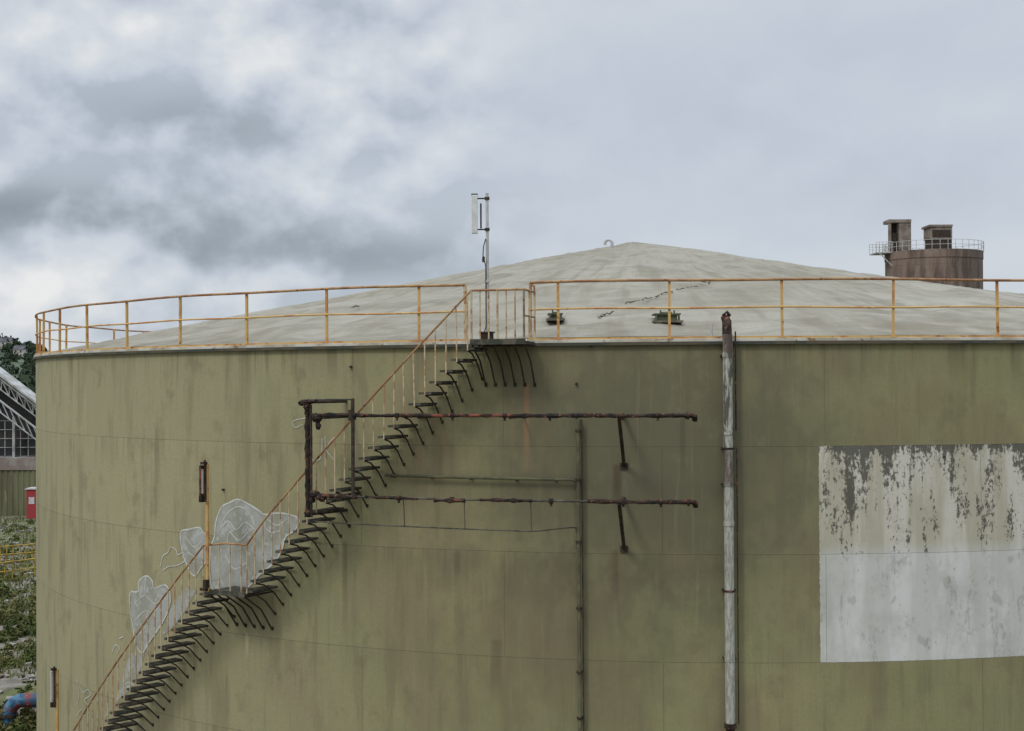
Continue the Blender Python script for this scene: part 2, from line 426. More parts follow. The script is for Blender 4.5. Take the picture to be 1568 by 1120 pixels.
plat(tE,tF,zE,6,tr,br)
zh=tp(770,444,.85)[1]
for i in range(7):
    th=tE+(tF-tE)*i/6; ba.tube(P(th,rO,zE),P(th,rO,zh),.014 if i%3 else .02,6)
hr.path(arc(tE,tF,rO,zh),.021,8)
for r_ in (rO,(rO+R)/2,R): ba.tube(P(tF,r_,zE),P(tF,r_,zh),.02,6)
hr.path([P(tF,rO,zh),P(tF,R,zh)],.022,8); hr.path([P(tF,rO,(zh+zE)/2),P(tF,R,(zh+zE)/2)],.016,8)
for t_ in (thA,thB):
    ba.tube(P(t_,R-.02,ZR),P(t_,R-.02,zt+.02),.03,8)
hr.path([P(thB,R-.02,zt),P(tF,R+.02,zh+.1),P(tF,R+.02,zh)],.02,6)
hr.path(arc(tlow,tc_,rO,zlow+.98,.02,zc+.98)+arc(tc_,ta,rO,zl+.98)[1:]+arc(ta,tb_,rO,za+.98,.02,zb+.98)[1:]+[P(tE,rO,zh)],.0205,8)
tr.build('treads',M_tread,stair); br.build('brackets',M_dark,stair)
ba.build('balusters',M_bal,stair,True); hr.build('handrail',M_railtop,stair,True)

# ------------------------------------------------------------ ANTENNA on the platform
ant=empty('antenna_mast')
tq,zq=tp(747,520,.45); base=P(tq,R+.45,zE); 
topz=tp(748,296,.45)[1]
b=MB(); b.tube(base,base+Vector((0,0,topz-zE)),.028,10); b.tube(base,base+Vector((0,0,.9)),.036,10)
b.tube(base+Vector((0,0,1.1)),base+Vector((0,0,1.14)),.05,10)
b.box(base+Vector((0,0,.012)),(.1,0,0),(0,.1,0),(0,0,.012))
b.build('mast',M_galv,ant,True)
zp0=tp(729,359,.45)[1]; zp1=tp(729,300,.45)[1]; xo=-(748-729)/F*26.3
pn=MB(); pn.box(base+Vector((xo,-.03,(zp0+zp1)/2-zE)),(.055,0,0),(0,.035,0),(0,0,(zp1-zp0)/2))
o=pn.build('panel',M_white,ant); bv=o.modifiers.new('b','BEVEL'); bv.width=.015; bv.segments=3
bk=MB()
for zz in (zp0+.08,zp1-.06):
    bk.box(base+Vector((xo/2,-.0,zz-zE)),(abs(xo)/2,0,0),(0,.012,0),(0,0,.012)); bk.box(base+Vector((0,0,zz-zE)),(.045,0,0),(0,.045,0),(0,0,.025))
bk.box(base+Vector((xo,0,zp1-zE+.015)),(.058,0,0),(0,.04,0),(0,0,.012))
bk.path([base+Vector((xo*.5,.0,zp0-zE+.1)),base+Vector((xo*.5,0,zp1-zE-.15))],.016,6)
bk.path([base+Vector((-.03,-.03,1.9)),base+Vector((-.07,-.05,1.75)),base+Vector((-.08,-.05,1.6)),base+Vector((-.03,-.03,1.4)),base+Vector((-.03,-.03,.3)),base+Vector((-.1,-.1,.05))],.010,6)
bk.box(base+Vector((-.07,-.05,1.52)),(.025,0,0),(0,.025,0),(0,0,.05))
bk.build('brackets_and_cable',M_dark,ant)
bx=empty('junction_box'); q=MB(); tt,zz=tp(748,517,.6)
q.box(P(tt,R+.7,zE+.09),et(tt)*.10,er(tt)*.09,Vector((0,0,.07))); q.box(P(tt,R+.7,zE+.175),et(tt)*.12,er(tt)*.11,Vector((0,0,.012)))
for s in(-1,1): q.tube(P(tt+s*.006,R+.78,zE+.02),P(tt+s*.006,R+.78,zE-.12),.02,6)
q.build('housing',M_dark,bx)

# ------------------------------------------------------------ PIPE RACK
def knobby(mb,t0,t1,off,z,r,step=.0028,z1=None,am=.35,seed=0):
    n=int(abs(t1-t0)/step); pts=[];rs=[]
    for i in range(n+1):
        t=t0+(t1-t0)*i/n; zz=z+((z1-z)*i/n if z1 is not None else 0)
        a=t*R
        nz=noise.noise(Vector((a*6,seed,0))); n2=noise.noise(Vector((a*1.3,seed,5)))
        rs.append(r*(1+am*max(-.3,nz)+.25*n2)); pts.append(P(t,R+off+.01*nz,zz+.012*n2))
    mb.path(pts,rs,8,.12)
rack=empty('sprinkler_pipework'); OF=1.05
pl=MB(); red=MB(); sup=MB(); thin=MB()
def T(px,py,o=OF): return tp(px,py,o)
tL,_=T(478,637); tR,_=T(1048,636)
tm,_=T(660,637); tn,_=T(790,637)
zU=(T(478,638)[1]+T(1048,635)[1]+T(760,636)[1])/3
zLo=(T(478,762)[1]+T(1048,768)[1]+T(760,764)[1])/3
knobby(pl,tL,tm,OF,zU,.034,seed=1,am=.6); knobby(red,tm,tn,OF,zU,.030,seed=2,am=.5); knobby(pl,tn,tR,OF,zU,.037,seed=3,am=.6)
knobby(pl,tL,T(535,764)[0],OF,zLo,.036,seed=4,am=.6); knobby(pl,T(560,764)[0],T(640,764)[0],OF,zLo,.028,seed=14,am=.7)
knobby(thin,T(535,764)[0],T(910,764)[0],OF,zLo+.0,.019,am=.1,seed=5)
knobby(pl,T(665,764)[0],T(712,764)[0],OF,zLo-.02,.038,seed=6,am=.8); knobby(pl,T(735,764)[0],T(815,764)[0],OF,zLo,.028,seed=16,am=.7)
knobby(pl,T(900,764)[0],tR,OF,zLo,.038,seed=7,am=.6)
for z in (zU,zLo):
    pl.path([P(tR,R+OF,z),P(tR+.006,R+OF,z),P(tR+.009,R+OF-.06,z-.02),P(tR+.009,R+OF-.14,z-.08)],.05,8,.2)
    pl.tube(P(tR+.002,R+OF,z),P(tR+.004,R+OF,z),.07,10)
for px in (548,612,700,780,845,960,1010):
    for z,pyy in ((zU,637),(zLo,765)):
        t=T(px+random.uniform(-8,8),pyy)[0]
        pl.tube(P(t-.0018,R+OF,z),P(t+.0018,R+OF,z),.045,8)
        if random.random()<.6: pl.tube(P(t,R+OF,z),P(t,R+OF,z-.09),.014,6,.024)
tk,_=T(471,700)
_,zt1=T(470,612); _,zb1=T(470,792)
n=26
colp=[P(tk,R+OF,zb1+(zt1-zb1)*i/n) for i in range(n+1)]
pl.path(colp,[.046*(1+.35*noise.noise(Vector((i*.8,3,1)))+(.35 if i%5==0 else 0)) for i in range(n+1)],9,.2)
def lump(mb,c,s,seed):
    i0=len(mb.v); bm=bmesh.new(); bmesh.ops.create_icosphere(bm,subdivisions=3,radius=1)
    for v_ in bm.verts:
        d=1+.35*noise.noise(v_.co*2+Vector((seed,0,0)))+.25*noise.noise(v_.co*5+Vector((seed,3,0))); mb.v.append(c+Vector((v_.co.x*s[0],v_.co.y*s[1],v_.co.z*s[2]))*d)
    for f_ in bm.faces: mb.f.append(tuple(i0+v_.index for v_ in f_.verts))
    bm.free()
for (px,py,s) in ((465,617,(.09,.10,.06)),(470,624,(.06,.1,.05)),(479,615,(.10,.1,.04)),(485,640,(.10,.09,.08)),(487,652,(.05,.06,.08)),(482,757,(.10,.1,.07)),(492,763,(.10,.08,.05)),(478,766,(.06,.07,.06)),(472,786,(.07,.07,.05))):
    t,z=T(px,py); lump(pl,P(t,R+OF,z),s,px*.1)
t5,z5=T(540,613)
thin.path(arc(tk,t5,R+OF,zt1),.015,6)
sup.tube(P(t5,R+OF,zt1+.02),P(t5,R+OF,zLo-.03),.034,8)
sup.tube(P(t5-.002,R+OF,zU-.1),P(t5-.002,R+OF,zU+.1),.05,8)
for (px,py) in ((495,640),(505,762)):
    t,z=T(px,py); sup.tube(P(t,R+OF,z),P(t,R+.0,z),.026,6)
sup.tube(P(tk+.004,R+OF,zt1-.1),P(tk+.004,R+OF,zb1),.026,6)
for z in (zt1-.05,zb1+.05): sup.tube(P(tk,R+OF,z),P(tk+.01,R,z),.03,6)
for z,py in ((zU,637),(zLo,766)):
    t,_=T(948,py)
    sup.box((P(t,R+OF,z)+P(t,R,z-.0))/2-Vector((0,0,.03)),er(t)*(OF/2),et(t)*.03,Vector((0,0,.03)))
    a=P(t,R+OF,z-.03); b_=P(t,R+.0,z-.95)
    d=(b_-a); L=d.length; d.normalize(); sd=et(t); w=d.cross(sd)
    sup.box((a+b_)/2,d*L/2,sd*.03,w*.03)
    sup.box(P(t,R+.015,z-.95),er(t)*.012,et(t)*.07,Vector((0,0,.06)))
for px,py in ((640,637),(780,637)):
    t,_=T(px,py)
    sup.tube(P(t,R+OF,zU-.04),P(t,R,zU-.04),.02,6)
tx,zx=tp(473,798,.95); ty,zy=tp(882,808,.12)
def coff(f): 
    k=max(0,(f-.86)/.14); return .98-.86*k*k*(3-2*k)
pts=[P(tx+(ty-tx)*i/60,R+coff(i/60),zx+(zy-zx)*i/60) for i in range(61)]
thin.path(pts,.013,6)
thin.path([P(ty,R+.12,zy),P(ty+.002,R+.12,zy-.2),P(ty,R+.1,zy-.4)],.018,6)
for px in (617,710,812):
    t,_=T(px,766); f=(t-tx)/(ty-tx)
    thin.tube(P(t,R+OF-.02,zLo),P(t,R+coff(f),zx+(zy-zx)*f),.009,6)
pl.build('scaled_pipes',M_blackpipe,rack,True); red.build('red_primed_pipe',M_redpipe,rack,True)
sup.build('supports',M_dark,rack); thin.build('conduits',M_tread,rack,True)

# ------------------------------------------------------------ shell pipes
vp=empty('vertical_riser_pipe'); b=MB(); t,z=tp(885,642,.13); 
b.tube(P(t,R+.13,z),P(t,R+.13,.2),.036,10); b.build('riser',M_green,vp,True)
c_=MB(); c_.path([P(t,R+.13,z+.02),P(t-.001,R+.13,z+.06),P(t-.004,R+.05,z+.08)],.03,8)
for py in (660,735,830,932,1030,1100):
    zz=tp(884,py,.13)[1]; c_.tube(P(t,R+.13,zz-.025),P(t,R+.13,zz+.025),.048,10); c_.box(P(t,R+.06,zz),et(t)*.06,er(t)*.06,Vector((0,0,.015)))
c_.tube(P(t+.0035,R+.12,z),P(t+.0035,R+.12,.2),.013,6)
c_.build('clamps',M_dark,vp)
hp=empty('horizontal_shell_pipe'); b=MB(); t1_,z1_=tp(590,728,.1); t2_,z2_=tp(880,735,.1)
b.path(arc(t1_,t2_,R+.1,z1_,.01,z2_)+[P(t2_+.003,R+.1,z2_-.05),P(t2_+.003,R+.1,z2_-.25)],.028,8); b.build('pipe',M_green,hp,True)
b=MB()
for px in (600,660,720,790,850,880):
    t_=tp(px,731,.1)[0]; zz=z1_+(z2_-z1_)*(t_-t1_)/(t2_-t1_); b.box(P(t_,R+.06,zz-.01),et(t_)*.015,er(t_)*.06,Vector((0,0,.032)))
b.build('clips',M_dark,hp)

# downpipe
def downpipe_mat():
    m,g,bs=newmat('downpipe_white_stained'); tc=g.n('ShaderNodeTexCoord').outputs['Object']
    mp=g.n('ShaderNodeMapping',{'Vector':tc,'Scale':(6,6,1.1)}).outputs[0]
    n=g.noise(mp,1.3,5,.7); n2=g.noise(mp,5,4,.7); sp=g.n('ShaderNodeSeparateXYZ',{0:tc}); z=sp.outputs[2]
    zA=tp(1114,540,.2)[1]; zB=tp(1114,690,.2)[1]; zC=tp(1114,745,.2)[1]
    col=g.mix(g.ss(n2,.38,.62),(.40,.395,.355),(.23,.22,.18))
    amt=g.m('ADD',g.ss(z,zB-1.2,zB+.1,-.10,.05),n)
    col=g.mix(g.ss(amt,.53,.60,0,.9),col,(.065,.058,.047))
    dk=g.m('MAXIMUM',g.ss(z,zA-.02,zA+.03),g.m('MULTIPLY',g.ss(z,zB+.02,zB-.02),g.ss(z,zC-.03,zC+.03)))
    col=g.mix(g.m('MULTIPLY',dk,g.ss(n2,.35,.6,.5,.85)),col,(.085,.055,.045))
    g.set(bs.inputs['Base Color'],col); bs.inputs['Roughness'].default_value=.75
    return m
dp=empty('downpipe'); M_dp=downpipe_mat(); b=MB(); t,z=tp(1114,512,.2)
zj=[tp(1114,y,.2)[1] for y in (512,545,600,660,687,742,802,905,1010,1110)]
b.tube(P(t,R+.2,zj[0]),P(t,R+.2,zj[-1]),.088,18)
for zz in (zj[3]-.03,zj[6]): b.tube(P(t,R+.2,zz-.04),P(t,R+.2,zz+.04),.098,18)
for k in (1,5,8): b.tube(P(t,R+.2,zj[k]-.03),P(t,R+.2,zj[k]+.05),.096,18)
b.build('pipe',M_dp,dp,True)
b=MB()
for k in (4,7): b.tube(P(t,R+.2,zj[k]-.018),P(t,R+.2,zj[k]+.018),.100,18)
for k in (1,4,5,7,8): b.box(P(t,R+.1,zj[k]),et(t)*.12,er(t)*.1,Vector((0,0,.012)))
b.tube(P(t,R+.2,zj[-1]-.06),P(t,R+.2,zj[-1]+.03),.11,18); b.tube(P(t,R+.2,zj[-1]-.12),P(t,R+.2,zj[-1]),.08,12)
b.path([P(t,R+.2,zj[0]+.0),P(t,R+.19,zj[0]+.12),P(t,R+.06,zj[0]+.25),P(t,R-.2,zj[0]+.3)],.08,10,.1)
t_,z_=tp(1108,482,.0); b.path([P(t_-.0,R+.02,ZR-.2),P(t_,R+.02,z_),P(t_+.003,R+.02,z_+.05),P(t_+.006,R+.0,z_-.03)],.03,8,.1)
b.tube(P(t+.0075,R+.16,zj[0]+.05),P(t+.0075,R+.16,zj[3]),.014,6); b.tube(P(t+.008,R+.16,zj[4]),P(t+.008,R+.16,zj[-1]),.010,6)
b.build('collars_and_head',M_blackpipe,dp,True)
b=MB(); t_,z_=tp(1090,500); b.tube(P(t_,R-.05,ZR),P(t_,R-.05,ZR+.28),.016,6); b.build('earth_rod',M_galv,dp)

lg=MB()
for px,py in ((883,588),(541,532),(538,562),(905,530),(343,750),(1445,700)):
    t_,z_=tp(px,py); lg.box(P(t_,R+.02,z_),et(t_)*.02,er(t_)*.03,Vector((0,0,.02)))
lg.build('shell_lugs',M_dark,tank)

# ------------------------------------------------------------ stair lamps
def lamp(pxt,pyt,pyb_l,pyb,pxb):
    e=empty('stair_lamp'); th,zb_=tp(pxb,pyb,.93); zt_=tp(pxt,pyt,.93)[1]; zl_=tp(pxt,pyb_l,.93)[1]
    b=MB(); b.tube(P(th,R+.93,zb_),P(th,R+.93,zt_-.05),.035,10); b.build('pole',M_yel,e,True)
    f=MB(); c=P(th-.001,R+1.0,(zt_+zl_)/2); T_=et(th);E=er(th);H=(zt_-zl_)/2
    f.box(c-T_*.055,E*.05,T_*.028,Vector((0,0,H*.78))); f.build('housing',M_galv if pxt<200 else M_redpipe,e)
    k=MB(); 
    k.box(c+T_*.0+Vector((0,0,H*.90)),E*.05,T_*.05,Vector((0,0,H*.06))); k.path([c+T_*.03-Vector((0,0,H)),c+T_*.035,c+T_*.03+Vector((0,0,H*1.05))],.022,8)
    k.box(c-T_*.055-Vector((0,0,H*.88)),E*.05,T_*.04,Vector((0,0,.06)))
    k.path([c-T_*.08+Vector((0,0,H*.8)),c-T_*.13+Vector((0,0,H*.6)),c-T_*.09+Vector((0,0,H*.3))],.012,6)
    k.box(P(th,R+.97,zb_+.16),T_*.05,E*.04,Vector((0,0,.08))); k.box(P(th-.003,R+.97,zb_+.04),T_*.09,E*.03,Vector((0,0,.025)))
    k.build('brackets',M_blackpipe,e,True)
    w=MB(); w.box(c-T_*.005+E*.03,E*.02,T_*.008,Vector((0,0,H*.6))); w.build('tube_cover',M_curb,e)
lamp(315,706,768,906,318)
lamp(86,1021,1082,1215,88)

# ------------------------------------------------------------ GRAFFITI
gr=empty('graffiti')
def wrap(poly2,name,mat,off):
    bm=bmesh.new(); 
    tri=tessellate_polygon([[Vector((a,b,0)) for a,b in poly2]])
    vs=[bm.verts.new((a,b,0)) for a,b in poly2]
    for t in tri:
        try: bm.faces.new([vs[i] for i in t])
        except ValueError: pass
    u0=min(a for a,b in poly2);u1=max(a for a,b in poly2); u=u0+.1
    while u<u1:
        bmesh.ops.bisect_plane(bm,geom=bm.verts[:]+bm.edges[:]+bm.faces[:],plane_co=(u,0,0),plane_no=(1,0,0)); u+=.1
    for v_ in bm.verts: v_.co=P(v_.co.x/R,R+off,v_.co.y)
    me=bpy.data.meshes.new(name); bm.to_mesh(me); bm.free(); me.materials.append(mat)
    o=bpy.data.objects.new(name,me); sc.collection.objects.link(o); o.parent=gr
def px2(l): return [(lambda q:(q[0]*R,q[1]))(tp(a,b)) for a,b in l]
def smoothp(l,closed=False):
    out=[]; L=len(l); rng=range(L if closed else L-1)
    for i in rng:
        p0=l[(i-1)%L] if (closed or i>0) else l[i]; p1=l[i]; p2=l[(i+1)%L]; p3=l[(i+2)%L] if (closed or i+2<L) else p2
        for k in range(4):
            t=k/4
            out.append(tuple(.5*((2*p1[j])+(-p0[j]+p2[j])*t+(2*p0[j]-5*p1[j]+4*p2[j]-p3[j])*t*t+(-p0[j]+3*p1[j]-3*p2[j]+p3[j])*t**3) for j in(0,1)))
    if not closed: out.append(l[-1])
    return out
strk=MB()
def stroke(l,w=.03,closed=False):
    p=smoothp(px2(l),closed)
    if closed:p=p+[p[0]]
    q=p
    L=len(q); ed=[]
    for i in range(L):
        dx=q[min(i+1,L-1)][0]-q[max(i-1,0)][0]; dz=q[min(i+1,L-1)][1]-q[max(i-1,0)][1]; l_=math.hypot(dx,dz) or 1
        ww=w*random.uniform(.75,1.15)/2
        ed.append(((q[i][0]-dz/l_*ww,q[i][1]+dx/l_*ww),(q[i][0]+dz/l_*ww,q[i][1]-dx/l_*ww)))
    for i in range(L-1):
        (a,b),(c,d)=ed[i],ed[i+1]
        strk.quad(*[P(k[0]/R,R+.012,k[1]) for k in (a,c,d,b)])
Apoly=[(322,845),(329,822),(331,800),(340,777),(352,770),(365,765),(381,772),(397,782),(406,788),(425,786),(442,788),(458,795),(452,812),(438,822),(432,842),(420,862),(398,880),(382,898),(365,907),(345,908),(325,900)]
Bpoly=[(277,816),(290,811),(306,808),(312,816),(320,822),(320,852),(308,870),(298,882),(287,866),(280,845)]
Dpoly=[(200,908),(212,906),(214,890),(225,882),(234,890),(237,901),(254,896),(262,915),(256,940),(242,965),(228,985),(218,1000),(208,985),(204,960),(200,935)]
Epoly=[(176,1078),(190,1030),(200,1000),(212,1002),(222,1000),(214,1030),(196,1060)]
Gpoly=[(262,930),(285,900),(300,905),(285,935),(262,965),(248,975)]
for pl_ in (Apoly,Bpoly,Dpoly,Epoly,Gpoly): wrap(px2(pl_),'paint_fill',M_silver,.006)
for pl_ in (Apoly,Bpoly,Dpoly): stroke(pl_,.036,True)
for s in ([(246,868),(250,852),(258,846),(262,838),(270,842),(273,850),(282,846),(284,858),(272,866),(258,868),(250,874)],
 [(340,800),(352,783),(368,776),(384,788),(390,804)],[(335,815),(350,798),(362,812),(376,800),(392,812)],[(348,835),(352,815),(366,828),(380,815)],
 [(410,795),(425,805),(440,795)],[(400,800),(415,815),(432,812)],[(345,850),(360,872),(380,860)],[(283,820),(298,838),(312,826)],[(288,845),(302,856)],
 [(207,925),(222,912),(238,925),(250,912)],[(208,950),(224,935),(240,945)],[(214,972),(228,955)],[(224,885),(222,905)],
 [(172,1000),(177,988),(184,992),(180,1000)],[(183,978),(190,975)],[(118,1080),(122,1062),(118,1040),(127,1060),(135,1056),(140,1064),(130,1072),(138,1082)],[(118,1096),(126,1085)],
 [(186,1060),(196,1045),(206,1050)],[(194,1032),(206,1018)],[(160,1100),(170,1085)]):
    stroke(s,.022)
for s in ([(478,668),(478,700),(484,706),(492,700),(494,672)],[(498,668),(500,705)],[(512,670),(500,688),(514,706)],[(470,640),(450,645),(452,655),(464,650)]): stroke(s,.016)
strk.build('outline_strokes',M_gwhite,gr)

# ------------------------------------------------------------ GROUND / YARD
def ground_mat():
    m,g,bs=newmat('yard_ground'); tc=g.n('ShaderNodeTexCoord').outputs['Object']
    n1=g.noise(tc,.22,5,.65,.5); n2=g.noise(tc,1.2,5,.7); n3=g.noise(tc,7,4,.7); n4=g.noise(tc,.05,3,.6)
    col=g.mix(g.ss(n2,.4,.62),(.115,.102,.082),(.20,.182,.155))
    col=g.mix(g.ss(n3,.5,.7,0,.6),col,(.085,.077,.064))
    gc=g.mix(g.ss(n2,.38,.62),(.055,.07,.022),(.12,.12,.05))
    col=g.mix(g.ss(n1,.44,.54),col,gc)
    far=g.n('ShaderNodeSeparateXYZ',{0:tc}).outputs[1]
    col=g.mix(g.ss(far,190,320,0,.95),col,g.mix(g.ss(n4,.4,.6),(.05,.07,.025),(.11,.13,.05)))
    g.set(bs.inputs['Base Color'],col); bs.inputs['Roughness'].default_value=.95; bump(g,bs,n3,.5,.05)
    return m
b=MB(); 
S=9000; N=30
for i in range(N):
    for j in range(N):
        x0=-S+2*S*i/N;x1=-S+2*S*(i+1)/N;y0=-S+2*S*j/N;y1=-S+2*S*(j+1)/N
        b.quad((x0,y0,0),(x1,y0,0),(x1,y1,0),(x0,y1,0))
b.build('ground',ground_mat())
ring_mesh('concrete_foundation',[(R+.5,-.01),(R+.5,.18),(R-.02,.2)],two('concrete',(.28,.27,.24),(.2,.19,.165),1,.4,.6),parent=tank,smooth=False)

def leaf_mat(name,a,b,c):
    m,g,bs=newmat(name); gi=g.n('ShaderNodeNewGeometry').outputs['Random Per Island']
    tc=g.n('ShaderNodeTexCoord').outputs['Object']; n=g.noise(tc,.6,2,.5)
    col=g.mix(gi,a,b); col=g.mix(g.ss(n,.45,.62),col,c)
    g.set(bs.inputs['Base Color'],col); bs.inputs['Roughness'].default_value=.9; bs.inputs['Specular IOR Level'].default_value=.1; return m
M_leaf=leaf_mat('shrub_leaves',(.035,.055,.016),(.085,.10,.032),(.12,.115,.045))
M_tree=leaf_mat('distant_tree_leaves',(.026,.038,.022),(.038,.052,.028),(.032,.045,.025))
def leafball(mb,c,sx,sz,n,ls):
    for _ in range(n):
        while True:
            v_=Vector((random.uniform(-1,1),random.uniform(-1,1),random.uniform(0,1)))
            if .25<v_.length<1: break
        k=1+.3*noise.noise(v_*2.2+c*.7)
        p=c+Vector((v_.x*sx*k,v_.y*sx*k,v_.z*sz*k))
        a=Vector((random.gauss(0,1),random.gauss(0,1),random.gauss(0,1))).normalized(); d=a.orthogonal().normalized()
        s=ls*random.uniform(.6,1.3)
        mb.quad(p-a*s,p+d*s*.5,p+a*s,p-d*s*.5)
sh=MB()
def shrub(px,py,s,h):
    p=gnd(px,py)
    for _ in range(7):
        k=random.uniform(.2,.6); leafball(sh,p+Vector((random.uniform(-s,s)*1.0,random.uniform(-s,s)*1.6,-.05)),s*k,h*random.uniform(.25,1),int(420*k),.10)
for a in ((15,950,.9,1.2),(46,950,1.3,1.7),(54,968,1.0,1.2),(8,978,.9,.7),(24,1012,.8,.5),(45,1112,.8,1.1),(36,1125,.8,1.0),(12,1085,.5,.4)):
    shrub(*a)
for _ in range(230):
    y=random.uniform(46,124); x=y*random.uniform(-.372,-.315)
    if noise.noise(Vector((x*.15,y*.15,5)))<-.05: continue
    s=random.uniform(.12,.55); p=Vector((x,y,-.05))
    for _ in range(2): leafball(sh,p+Vector((random.uniform(-s,s),random.uniform(-s,s)*2,0)),s*random.uniform(.4,1),s*random.uniform(.3,.9),int(110*s)+20,.09)
for _ in range(60):
    x=random.uniform(-70,-17); y=random.uniform(42,122)
    if x/y>-.37: continue
    s=random.uniform(.5,1.6); p=Vector((x,y,-.05))
    for _ in range(3): leafball(sh,p+Vector((random.uniform(-s,s),random.uniform(-s,s),0)),s*.6,s*random.uniform(.4,.9),160,.12)
sh.build('shrubs',M_leaf)
gt=MB()
for _ in range(12000):
    y=random.uniform(44,126); x=y*random.uniform(-.40,-.30)
    if noise.noise(Vector((x*.18,y*.18,2)))<-.12: continue
    h=random.uniform(.08,.32); a=random.uniform(0,6.28); d=Vector((math.cos(a),math.sin(a),0))*.05; l=Vector((random.uniform(-.1,.1),random.uniform(-.1,.1),h))
    p=Vector((x,y,0)); gt.quad(p-d,p+d,p+l)
gt.build('grass_tufts',leaf_mat('dry_grass',(.09,.11,.035),(.17,.16,.07),(.08,.10,.03)))
rb=MB()
for _ in range(650):
    y=random.uniform(46,126); x=y*random.uniform(-.42,-.31)
    s=random.uniform(.04,.17); a=random.uniform(0,3)
    rb.box((x,y,s*.3),(s*math.cos(a),s*math.sin(a),.02),(-s*.7*math.sin(a),s*.7*math.cos(a),0),(.02,0,s*.4))
rb.build('rubble',two('rubble_stone',(.24,.225,.20),(.15,.12,.10),.7))

yr=empty('yard_safety_railing'); b=MB()
M_y2=two('yellow_rail_paint',(.42,.29,.05),(.26,.16,.05),2)
for A,B in ((gnd(-90,903),gnd(75,880)),(gnd(-60,868),gnd(78,856))):
    n=14
    for i in range(n+1):
        p=A.lerp(B,i/n); b.tube(p,p+Vector((0,0,1.1)),.04,6)
    for h in (.55,1.1): b.tube(A+Vector((0,0,h)),B+Vector((0,0,h)),.04,6)
b.build('rails',M_y2,yr)
def pipe_mat():
    m,g,bs=newmat('blue_red_pipe'); tc=g.n('ShaderNodeTexCoord').outputs['Object']
    n=g.noise(tc,3.2,4,.6); n2=g.noise(tc,1.6,3,.5)
    col=g.mix(g.ss(n,.48,.54),(.02,.07,.14),(.05,.14,.23)); col=g.mix(g.ss(n2,.47,.56),col,(.17,.04,.035)); col=g.mix(g.ss(n,.60,.63),col,(.3,.3,.28))
    g.set(bs.inputs['Base Color'],col); bs.inputs['Roughness'].default_value=.6; return m
bp=empty('process_pipe'); b=MB(); p0=gnd(14,1122); 
Y0=p0.y; X0=p0.x
pts=[Vector((X0,Y0,-.1)),Vector((X0,Y0,.3)),Vector((X0,Y0,.6))]
for i in range(1,7):
    a=math.pi/2*i/6; pts.append(Vector((X0+.5*(1-math.cos(a)),Y0,.6+.5*math.sin(a))))
pts+= [Vector((X0+1.1,Y0+.05,1.08)),Vector((X0+2.2,Y0+.3,1.05)),Vector((X0+6,Y0+1.5,1.0)),Vector((X0+10,Y0+3,.95))]
b.path(pts,.24,18); b.build('pipe',pipe_mat(),bp,True)
b=MB()
for k in (2,-3): 
    d=(pts[k]-pts[k-1]).normalized(); b.tube(pts[k]-d*.05,pts[k]+d*.05,.31,18)
for x in (3,7): b.box((X0+x,Y0+.7+x*.12,.38),(.12,0,0),(0,.3,0),(0,0,.38))
b.build('flanges_and_supports',M_dark,bp)

def corr(x0,x1,y,z0,z1,name,mat,par,p=.25):
    b=MB(); n=int((x1-x0)/p)
    prof=[(0,0),(.35,0),(.5,.06),(.85,.06),(1,0)]
    pr=[]
    for i in range(n):
        for a,d in prof[:-1]: pr.append((x0+(i+a)*p,y-d))
    for (a,c),(a2,c2) in zip(pr,pr[1:]): b.quad((a,c,z0),(a2,c2,z0),(a2,c2,z1),(a,c,z1))
    return b.build(name,mat,par)
wl=empty('corrugated_wall')
W0=gnd(0,790); YW=W0.y
zw=at(20,720,YW).z; zc1=at(20,701,YW).z
corr(-130,-20,YW,0,zw,'cladding',two('green_cladding',(.15,.15,.08),(.10,.095,.055),.5,stretch=(1,1,.2),c3=(.2,.17,.11)),wl,.5)
b=MB(); b.box((-75,YW+.2,(zw+zc1)/2),(55,0,0),(0,.35,0),(0,0,(zc1-zw)/2)); b.build('concrete_beam',two('pale_concrete',(.26,.24,.215),(.19,.15,.13),.4,c3=(.15,.08,.065)),wl)
b=MB(); b.box((-75,YW+.7,zw/2),(55,0,0),(0,.1,0),(0,0,zw/2)); b.build('backing',M_dark,wl)
rc=empty('red_cabin'); a0=gnd(40,795); 
M_red=two('red_paint',(.34,.03,.04),(.26,.04,.04),1)
b=MB(); hz=at(40,750,a0.y).z; b.box((a0.x+1.6,a0.y+.9,hz/2),(1.6,0,0),(0,.8,0),(0,0,hz/2)); b.build('body',M_red,rc)
b=MB(); b.box((a0.x+1.6,a0.y+.9,hz+.05),(1.7,0,0),(0,.9,0),(0,0,.05))
b.box((a0.x+.45,a0.y+.08,hz*.62),(.25,0,0),(0,.02,0),(0,0,.3)); b.build('roof_and_sign',M_galv,rc)

# open lattice gantry building
sd=empty('lattice_roof_shed'); YS=YW+8; M_wf=two('white_frame',(.42,.42,.41),(.27,.27,.25),1); M_blk=two('dark_interior_shade',(.035,.037,.04),(.06,.055,.05),.5)
e0=at(0,571,YS); e1=at(55,613,YS); slp=(e0.z-e1.z)/(e1.x-e0.x)
XR=e0.x-2.0; ZRd=e0.z+2.0*slp; HW=12.0; XE=XR+HW; ZE=ZRd-HW*slp; XW=XR-HW
b=MB(); 
for s in(1,-1):
    xe=XR+HW*s
    for z0 in (0,-.22):
        b.quad((XR,YS-.6,ZRd+z0),(xe,YS-.6,ZE+z0),(xe,YS+2.2,ZE+z0),(XR,YS+2.2,ZRd+z0))
    b.quad((XR,YS-.6,ZRd),(xe,YS-.6,ZE),(xe,YS-.6,ZE-.22),(XR,YS-.6,ZRd-.22))
b.build('roof_sheets',M_wf,sd)
b=MB()
